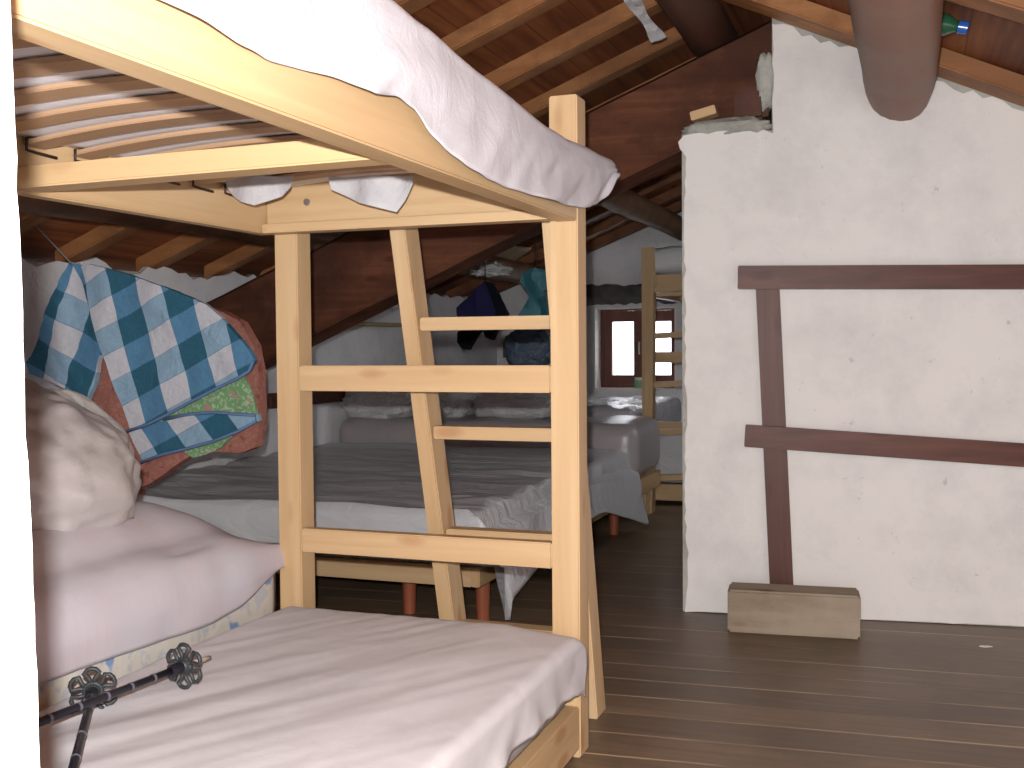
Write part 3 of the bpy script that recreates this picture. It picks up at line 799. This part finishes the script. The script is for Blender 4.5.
b.build('piping', m_pipe, t_, smooth=True, label='white piping')
hb = [(.8,.40),(1.79,.392),(2.015,.386),(2.237,.376),(2.38,.372),(2.50,.385),(2.60,.42),(2.68,.445),(2.74,.47)]
_hp = [(0,-2.76,.60),(.25,-2.4,.665),(.45,-2.1,.672),(.58,-1.97,.662),(.66,-1.90,.635),(.74,-1.845,.59),(.80,-1.805,.578),(.85,-1.757,.556),(.88,-1.726,.515),(.90,-1.716,.46)]
for _ in range(3):
    _q = [_hp[0]]
    for a, c in zip(_hp, _hp[1:]): _q += [tuple(x*.75+y*.25 for x, y in zip(a, c)), tuple(x*.25+y*.75 for x, y in zip(a, c))]
    _hp = _q+[_hp[-1]]
def heap(u, v):
    y = .84+1.90*u
    f = 1-min(1, max(0, (y-2.36)/.37))**2.6
    f2 = max(0, 1-abs(v-.55)*0)
    prof = _hp+[(1.0,-1.722,0)]
    for (a, x0_, z0_), (c, x1_, z1_) in zip(prof, prof[1:]):
        if v <= c:
            q = (v-a)/(c-a); x = x0_+(x1_-x0_)*q
            if c == 1.0: z = .455+(lerp_tab(hb, y)-.455)*q
            else: z = z0_+(z1_-z0_)*q
            break
    if z > .518: z = .518+(z-.518)*f
    nz = noise.noise(Vector((x*3.2, y*3.2, 0)))*.02+noise.noise(Vector((x*9+y*4, y*7, 2)))*.006
    z += nz*(1 if v < .84 else .0)*f; x += (.006*noise.noise(Vector((y*8, z*8, 1))) if v > .84 else 0)
    return (x, y, max(z, .519-.0*(v)) if v < .70 else (z if z > .45 else z))
b = MB(); b.grid(heap, 110, 70, .0015); o = b.build('bed_cover', m_check, smooth=True); tag(at_origin(o), 'thin whitish cover over folded pink blankets on the leftmost bed', 'cover')

# milky bag with a folded duvet
c = at(20,468,Y=2.2)
t_ = empty('bagged_duvet', (c.x, c.y, .67), 'milky plastic bag stuffed with a white duvet at the left edge, below the checked quilt', 'bagged duvet')
b = MB(); b.blob(c, (.9,0,-.42), (0,1,0), (.42,0,.9), .30, .26, .20, .8, 70, 50, .09, 2.6, 2); b.build('bag', m_bag, t_, smooth=True)
b = MB(); cc = at(66,446,Y=2.40); b.blob(cc, (.80,0,-.6), (0,1,0), (.6,0,.80), .195, .15, .125, .7, 60, 40, .07, 2.6, 5); b.build('duvet', nonwoven('quilted_duvet', (.60,.575,.56), (.50,.48,.47), 0, .6, .7, 11), t_, smooth=True, label='white quilted duvet showing through')

# ------------------------------------------------------------------ hung blankets
def panel(pts, yd, thick, mat, name, par, cell=.03, amp=.012, fr=7, seed=0, uv=None, label=None, slope=0.0):
    q = [at(x, y, Y=yd) for x, y in pts]; b = MB(); n = Vector((.3,-1,0)).normalized()
    def f3(a, c_):
        d = amp*noise.noise(Vector((a*fr, c_*fr*.55, seed)))+amp*.4*noise.noise(Vector((a*fr*3, c_*fr*2, seed+3)))+slope*(1.2-c_)
        return Vector((a, yd-d, c_)), (0,-1,0)
    b.cloth([(p.x, p.z) for p in q], cell, f3, thick, uv)
    return b.build(name, mat, par, smooth='auto', label=label)
o = panel([(62,300),(80,292),(110,300),(150,300),(200,305),(222,312),(240,322),(252,345),(258,375),(259,420),(256,447),(240,453),(215,452),(195,452),(180,462),(165,474),(150,484),(140,488),(137,495),(133,486),(124,488),(112,478),(100,450),(92,420),(84,380),(70,340)], 3.44, .05, m_pink, 'pink_blanket', None, .035, .025, 6, 4)
tag(at_origin(o), 'faded rust-pink patterned blanket hanging behind the blue checked quilt', 'blanket')
# quilt: UV in cells. rows parallel to the lower hem
A0 = at(129,430,Y=3.36); A1 = at(255,360,Y=3.36); hem = Vector((A1.x-A0.x, A1.z-A0.z)).normalized()
B1 = at(88,269,Y=3.36); side = Vector((B1.x-A0.x, B1.z-A0.z)).normalized()
cell = .118; det = hem.x*side.y-hem.y*side.x
def quv(a, c_):
    dx, dz = a-A0.x, c_-A0.z
    u = (dx*side.y-dz*side.x)/det; v = (hem.x*dz-hem.y*dx)/det
    return (u/cell+.35, v/(cell*.86)+1.05)
qt = empty('quilt', (A0.x, 3.36, .67), 'blue and white checked quilt with green floral lining hung on a cord', 'quilt')
panel([(70,263),(78,263),(88,264),(105,268),(125,274),(146,281),(165,287),(186,296),(205,304),(220,317),(231,328),(243,342),(251,352),(255,360),(250,371),(238,378),(215,389),(190,402),(168,414),(150,423),(129,430),(125,418),(118,395),(108,362),(98,335),(90,310),(82,290)], 3.36, .022, m_quilt, 'front_panel', qt, .022, .022, 6, 1, quv)
panel([(70,262),(78,264),(84,280),(91,300),(98,322),(102,345),(98,365),(94,385),(88,402),(76,398),(60,386),(42,379),(28,374),(26,362),(34,345),(45,320),(56,292),(64,274)], 3.41, .022, m_quilt, 'left_fold', qt, .022, .03, 8, 6, lambda a, c_: ((a-A0.x)*1.0/cell*.92+(c_-A0.z)*-.35/cell+.2, (c_-A0.z)/cell*.95+(a-A0.x)*.45/cell))
panel([(158,422),(175,410),(200,395),(225,383),(242,373),(249,385),(254,400),(257,414),(240,414),(215,412),(190,414),(170,420)], 3.385, .012, m_green, 'green_lining', qt, .025, .01, 6, 9, None, 'green floral lining turned out')
panel([(128,430),(145,422),(160,416),(185,414),(215,412),(240,414),(257,414),(258,421),(240,430),(215,440),(190,447),(165,453),(143,461),(137,450)], 3.40, .02, m_quilt, 'lower_fold', qt, .022, .014, 7, 2, lambda a, c_: (quv(a, c_)[0]+.1+quv(a, c_)[1]*.35, quv(a, c_)[1]*.75+.95))
panel([(184,452),(190,445),(215,438),(228,430),(230,438),(220,448),(205,455),(192,458)], 3.415, .012, m_green, 'lining_corner', qt, .02, .01, 7, 2, None, 'green lining corner')
def strip(pts, yd, name, par, r=.006):
    b = MB(); b.tube([at(x, y, Y=yd)-Vector((0,.012,0)) for x, y in pts], r, 6); b.build(name, m_trim, par, smooth=True, label='blue bound hem')
strip([(129,431),(150,424),(168,415),(190,403),(215,390),(238,379),(251,371),(255,361)], 3.345, 'hem', qt)
strip([(143,462),(165,454),(190,448),(215,441),(240,431),(258,421),(257,415),(240,414),(215,412),(190,414),(165,419)], 3.385, 'hem', qt)
b = MB(); pk = at(70,262,Y=3.37)
b.tube([at(8,196,Y=3.5), pk, at(180,292,Y=3.42), at(225,330,Y=3.46)], .003, 6); o = b.build('cord', m_cord, smooth=True); tag(at_origin(o), 'thin cord strung from the roof that carries the checked quilt', 'cord')

# ------------------------------------------------------------------ trekking poles
def flower(b, c, ax, R=.043, n=6, seed=0):
    ax = ax.normalized(); u = ax.orthogonal().normalized(); v = ax.cross(u)
    b.tube([c-ax*.012, c-ax*.004, c+ax*.006, c+ax*.014], [.010,.016,.015,.009], 14)
    b.tube([c-ax*.003, c+ax*.003], .021, 18)
    ring = [c+(u*math.cos(2*math.pi*k/24)+v*math.sin(2*math.pi*k/24))*.016 for k in range(25)]
    b.tube(ring, .005, 6, False)
    for k in range(n):
        a0 = 2*math.pi*k/n+seed; w_ = .33
        def P(a, r, h=0): return c+(u*math.cos(a)+v*math.sin(a))*r+ax*h
        b.tube([P(a0-.12, .013), P(a0-w_*.62, R*.62), P(a0-w_*1.15, R*.95), P(a0-w_*.55, R*1.05), P(a0, R*1.08), P(a0+w_*.55, R*1.05), P(a0+w_*1.15, R*.95), P(a0+w_*.62, R*.62), P(a0+.12, .013)], .0048, 6)
def pole(P0, P1, P2, label, marks, seed):
    t_ = empty('trekking_pole', P1, label, 'trekking pole', 'trekking poles on the bed'); d = (P1-P0)
    b = MB(); b.tube([P0, P0.lerp(P1,.5), P1], [.0085,.0082,.0075], 12); b.build('shaft', m_black, t_, smooth=True)
    b = MB(); b.tube([P1-d.normalized()*.045, P1-d.normalized()*.040, P1-d.normalized()*.012], [.010,.0125,.0125], 12); b.build('collar', m_black, t_, smooth='auto')
    b = MB(); flower(b, P1, d, seed=seed); b.build('basket', m_basket, t_, smooth=True, label='flower-shaped basket')
    b = MB(); b.tube([P1, P1.lerp(P2,.8), P2], [.0055,.005,.0035], 10); b.build('tip', m_tip, t_, smooth=True, label='worn metal tip')
    for q in marks:
        c = P0.lerp(P1, q); dd = d.normalized(); b = MB(); b.tube([c-dd*.003, c+dd*.003], .0089, 12); b.build('marking', m_silver, t_, smooth='auto', label='silver ring marking')
P0 = at(-60,761,Z=.43); P1 = at(184,666,Z=.418); P2 = at(210,657,Z=.405)
pole(P0, P1, P2, 'black trekking pole lying along the white sheet, on top of the other, its tip uncovered', (.38,.5,.62,.73,.84), .25)
P1 = at(93,691,Z=.402); P0 = at(55,838,Z=.40); P2 = P1+(P1-P0).normalized()*.04
pole(P0, P1, P2, 'black trekking pole pointing towards the viewer, crossed beneath the other pole', (.45,.62,.85), .1)

# ------------------------------------------------------------------ low beds behind, with their grey sheet
for (y0, y1, lab, lg) in ((3.80,4.93,'low wooden bed base on red-brown legs, directly behind the foreground bunk bed',((-1.60,3.99),(-1.93,4.0),(-3.4,3.9),(-3.4,4.85))),(4.97,6.12,'low wooden bed base, second behind the foreground bunk, with one red leg showing',((-1.60,6.04),(-1.66,5.1),(-3.4,5.05),(-3.4,6.0)))):
    t_ = empty('low_bed', ((-3.5-1.56)/2, (y0+y1)/2, 0), lab, 'bed', 'low bed bases')
    for yy in ((y0, y0+.035), (y1-.035, y1)): add('side_rail', pine['X'], lambda b: b.box(-3.5, -1.572, yy[0], yy[1], .172, .25), t_)
    for xx in ((-1.572,-1.537), (-3.505,-3.47)): add('end_rail', pine['Y'], lambda b: b.box(xx[0] if xx[0] > -3 else xx[0]-.0, xx[1], y0+.0, y1, .173, .249), t_)
    for (lx, ly) in lg:
        b = MB(); b.tube([(lx,ly,0),(lx,ly,.18),(lx,ly,.248)], [.026,.031,.031], 16); b.build('leg', leg_wood, t_, smooth='auto', label='round red-brown leg')
    for k in range(9):
        xx = -3.35+.2*k; add('slat', slat_w, lambda b: b.box(xx, xx+.08, y0+.036, y1-.036, .225, .243), t_, .002)
    b = MB(); b.cushion(-3.48, -1.56, y0+.0, y1-.0, .251, .44, .04, (36,20,5)); tag(at_origin(b.build('mattress', m_ticking, smooth=True)), 'mattress under the grey sheet, '+('nearest the foreground bunk' if y0 < 4 else 'nearest the thick white mattress'), 'mattress')
GSX = -1.43
gs_lo = [(3.70,.27),(3.74,.255)]+[(at(x_, y_, X=GSX).y, at(x_, y_, X=GSX).z) for x_, y_ in ((499,568),(500.5,600),(505,620),(511,620),(512.5,599),(520,590),(535,571),(560,545),(575,530),(588,521),(600,514),(606,512),(620,516),(635,520.5),(647,525))]
_old = [(3.79,.26),(3.86,.20),(3.875,.02),(3.93,.018),(3.96,.10),(4.0,.13),(4.10,.20),(4.30,.235),(4.8,.25),(5.2,.235),(5.45,.225),(5.62,.205),(5.8,.17),(5.95,.13),(6.1,.07),(6.22,.035)]
def gsheet(u, v):
    # v across: wall side -> right hanging edge ; u along Y (front hem first)
    if u < .10: q = u/.10; y = 3.785-.012*math.sin(q*3)-.004; z0_ = .262+(.44-.262)*q
    elif u < .14: q = (u-.10)/.04; a = q*math.pi/2; y = 3.781+.03*(1-math.cos(a)); z0_ = .44+.015*math.sin(a)
    else: q = (u-.14)/.86; y = 3.811+2.38*q; z0_ = .455
    wr_ = .010*noise.noise(Vector((y*7, 0, 0)))
    xr = -1.535
    if v < .80:
        x = -3.50+(xr-.02+3.50)*(v/.80); z = z0_
        if u > .12: z += .024*noise.noise(Vector((x*1.2, y*5.5, 0)))+.008*noise.noise(Vector((x*2.5+y*3, y*6-x*2, 7)))+.005*noise.noise(Vector((x*4, y*14, 3)))-(.02*math.exp(-((y-4.95)/.05)**2))+.016
        else: y += .008*noise.noise(Vector((x*5, z0_*6, 0)))
    else:
        q = (v-.80)/.20; zt = z0_
        far = max(0, (y-5.55)/.65)
        lo = lerp_tab(gs_lo, y) if u > .12 else .262
        
        z = zt+(min(lo, zt)-zt)*q; x = xr+(GSX-xr)*q**.7+.02*noise.noise(Vector((y*4, q*2, 4)))*q*(1-q)*3
        if q < .25 and u > .12: x = xr-.02+.02*math.sin(q/.25*math.pi/2)
    if y > 5.55:   # far edge slopes down towards the hanging tip
        pass
    return (x, y, z)
b = MB(); b.grid(gsheet, 130, 90, .0015); o = b.build('plastic_sheet', m_grey, smooth=True); tag(at_origin(o), 'grey translucent sheet spread over the two low beds, one corner hanging to the floor', 'sheet')

# third bed: thick mattress wrapped in plastic
t_ = empty('low_bed', (-2.5, 6.7, 0), 'wooden bed base under the thick mattress, beside the far bunk', 'bed')
add('end_rail', pine['Y'], lambda b: b.box(-1.54, -1.50, 6.18, 6.835, .19, .29), t_)
for yy in ((6.18,6.22),(6.795,6.835)): add('side_rail', pine['X'], lambda b: b.box(-3.5, -1.541, yy[0], yy[1], .19, .29), t_)
for (lx, ly) in ((-1.57,6.60),(-1.60,6.79),(-3.4,6.3),(-3.4,6.80)): add('leg', pine['Z'], lambda b: b.box(lx-.03, lx+.03, ly-.03, ly+.03, 0, .19), t_)
add('mattress_board', pine['X'], lambda b: b.box(-3.46, -1.542, 6.225, 6.79, .25, .285), t_)
t_ = empty('mattress', (-2.5, 6.7, .292), 'thick pale mattress in clear plastic, right end facing the partition wall', 'mattress')
b = MB(); b.cushion(-3.49, -1.49, 6.15, 6.835, .292, .635, .09, (40,24,8), lambda p: p+Vector((0,0,.012*noise.noise(p*4) if p.z > .5 else 0))); b.build('mattress_body', plastic('wrapped_ticking', (.40,.365,.37), .3, .35, 16, 0, .01), t_, smooth=True)
for k in range(8):
    xx = -3.3+.22*k; b = MB(); b.tube([(xx,6.154,.44),(xx,6.144,.44)], .012, 10); b.build('button', m_black, t_, smooth='auto', label='dark vent button')
# pillows in plastic on it
for (xa, ya, xb, yb, yy, lab, sd) in ((340,402,414,434,6.32,'leftmost plastic-wrapped pillow on the thick mattress, behind the bunk ladder stile',1),(412,398,470,436,6.50,'plastic-wrapped pillow on the thick mattress, middle of the three',2),(472,402,556,430,6.42,'plastic-wrapped pillow on the thick mattress, rightmost of the three',3)):
    p, q = at(xa, ya, Y=yy), at(xb, yb, Y=yy); c = (p+q)/2
    hz_ = abs(p.z-q.z)/2
    b = MB(); b.blob((c.x, yy+.1, .64+hz_*.9), (1,0,0), (0,1,0), (0,0,1), abs(p.x-q.x)/2, .22, hz_*1.15, .6, 50, 30, .14, 3, sd); o = b.build('pillow', m_clear, smooth=True); tag(at_origin(o), lab, 'pillow', 'plastic-wrapped pillows')
# bed under the window
t_ = empty('low_bed', (-2.6, 8.1, 0), 'bed base in the far corner below the window, under shiny plastic', 'bed')
add('bed_frame', pine['X'], lambda b: b.box(-3.5, -1.80, 7.3, 9.0, .2, .3), t_)
for (lx, ly) in ((-1.86,7.36),(-3.4,7.36),(-1.86,8.9),(-3.4,8.9)): add('leg', pine['Z'], lambda b: b.box(lx-.03, lx+.03, ly-.03, ly+.03, 0, .199), t_)
b = MB(); b.cushion(-3.48, -1.79, 7.28, 9.02, .302, .655, .06, (30,30,6), lambda p: p+Vector((0,0,.03*noise.noise(p*6)+.012*noise.noise(p*17) if p.z > .5 else 0))); tag(at_origin(b.build('mattress', plastic('shiny_clear_plastic', (.62,.59,.63), .12, .8, 18, 0, .03), smooth=True)), 'mattress in shiny plastic directly below the window', 'mattress')
# far bunk bedding
b = MB(); b.cushion(-1.69, -.84, 7.27, 9.1, .141, .50, .05, (18,30,6), lambda p: p+Vector((0,0,.012*noise.noise(p*7) if p.z > .3 else 0))); tag(at_origin(b.build('mattress', m_grey, smooth=True)), 'grey plastic-covered mattress on the lower deck of the far bunk', 'mattress')
b = MB(); b.cushion(-1.72, -.80, 7.24, 9.1, 1.574, 1.76, .06, (24,34,8), lambda p: p+Vector((.02*noise.noise(p*6), .02*noise.noise(p*6+Vector((3,3,3))), .02*noise.noise(p*7)+.05*max(0, (p.x+1.6)*.5)))); tag(at_origin(b.build('mattress', m_grey, smooth=True)), 'plastic-covered mattress on the upper deck of the far bunk', 'mattress')
# jar on the window sill
p = at(638.5,388,Y=GY+.05); t_ = empty('jar', (p.x, p.y, WZ0+.007), 'small pale green container with white lid on the window sill', 'jar')
b = MB(); b.tube([(p.x,p.y,WZ0+.007),(p.x,p.y,WZ0+.075)], .036, 16); b.build('jar_body', m_jar, t_, smooth='auto')
b = MB(); b.tube([(p.x,p.y,WZ0+.076),(p.x,p.y,WZ0+.10)], .033, 16); b.build('lid', m_white, t_, smooth='auto')

# boards along the walls
b = MB(); b.box(KX+.03, KX+.15, 6.15, 7.0, 1.235, 1.262); tag(at_origin(b.build('wall_shelf', grey_plank, None, .003)), 'short yellowish shelf board on the left knee wall', 'shelf')
b = MB(); b.box(KX+.03, KX+.055, 5.4, 9.1, .74, .83); tag(at_origin(b.build('wall_board', dark_board['X'], None, .003)), 'dark board along the knee wall behind the plastic-wrapped pillows', 'board')
b = MB(); b.box(-3.45, -2.75, GY-.03, GY-.002, .985, 1.12); tag(at_origin(b.build('wall_board', wood('dull_board', (.24,.16,.14), (.17,.11,.09), 'X', 0, .7), None, .003)), 'brownish board fixed on the gable wall behind the hanging clothes', 'board')
# planks under the rafters
NL = Vector((-.39,0,1)).normalized()
def rplank(name, pts, mat, lab, cat, dz=-.02, th=.018):
    q = [at_plane(x, y, (0,0,2.88+dz), NL) for x, y in pts]; b = MB(); b.hexa(q+[p+Vector((0,0,th)) for p in q]); return tag(at_origin(b.build(name, mat, None, .002)), lab, cat)
rplank('ceiling_plank', [(477,256.5),(513,262),(531,250),(493,246)], grey_plank, 'yellowish plank tucked under the far rafters above the hanging clothes', 'plank', -.04)
rplank('ceiling_plank', [(446,270),(477,279),(522,283),(519,264),(475,258)][:4], wood('dark_plank', (.10,.075,.055), (.05,.035,.028), 'X', 0, .6), 'dark plank below the yellowish plank under the far rafters', 'plank', -.075)
b = MB()
c = at(490,265,Y=7.0); b.blob(c+Vector((0,-.1,-.03)), (1,0,-.1), (0,1,0), (.1,0,1), .16, .1, .045, .8, 50, 30, .5, 3, 4); tag(at_origin(b.build('plastic_bundle', m_clear, smooth=True)), 'crumpled clear plastic bundle lying on the dark plank under the rafters', 'plastic')

# hanging clothes
yj = 5.9
jt = empty('hanging_jacket', at(485,283,Y=yj), 'crumpled navy and black jacket hanging from the roof behind the ladder', 'jacket')
panel([(484,282),(489,284),(495,294),(500,303),(505,314),(500,318),(493,318),(487,322),(478,317),(466,320),(458,318),(456,308),(459,304),(468,297),(476,290)], yj, .06, m_navy, 'jacket_body', jt, .03, .05, 9, 2, None, 'navy blue cloth')
panel([(466,314),(478,316),(492,312),(503,316),(495,333),(491,340),(484,337),(482,330),(477,333),(473,341),(468,350),(462,349),(457,342),(457,333),(461,325)], yj+.03, .05, m_dcloth, 'sleeve', jt, .03, .04, 9, 8, None, 'black sleeve hanging')
panel([(484,281),(492,284),(499,296),(505,314),(498,318),(492,300)], yj-.06, .03, m_dcloth, 'collar', jt, .03, .03, 9, 5, None, 'black cloth')
tb = empty('hanging_bag', at(533,272,Y=5.7), 'teal cloth and plastic bag hanging beside the navy jacket', 'bag')
panel([(528,270),(537,268),(546,271),(551,278),(550,287),(543,292),(541,298),(545,306),(549,318),(551,330),(516,330),(517,318),(523,306),(528,296),(524,290),(520,282),(522,274)], 5.7, .10, m_teal, 'cloth_wrap', tb, .03, .07, 10, 3, None, 'teal knotted cloth')
b = MB(); c = at(529,350,Y=5.72); b.blob(c, (1,0,0), (0,1,0), (0,0,1), .135, .09, .125, .75, 50, 36, .12, 3, 6); b.build('plastic_bag', m_tealbag, tb, smooth=True, label='dark teal plastic bag')
for nm, p0, lab in (('cord', at(485,283,Y=yj), 'thin cord holding the navy jacket under the roof'), ('cord', at(535,272,Y=5.7), 'thin cord holding the teal bag under the roof')):
    b = MB(); b.tube([p0, Vector((p0.x, p0.y, zl(p0.x)+.07))], .0025, 6); tag(at_origin(b.build(nm, m_wire, smooth=True)), lab, 'cord')
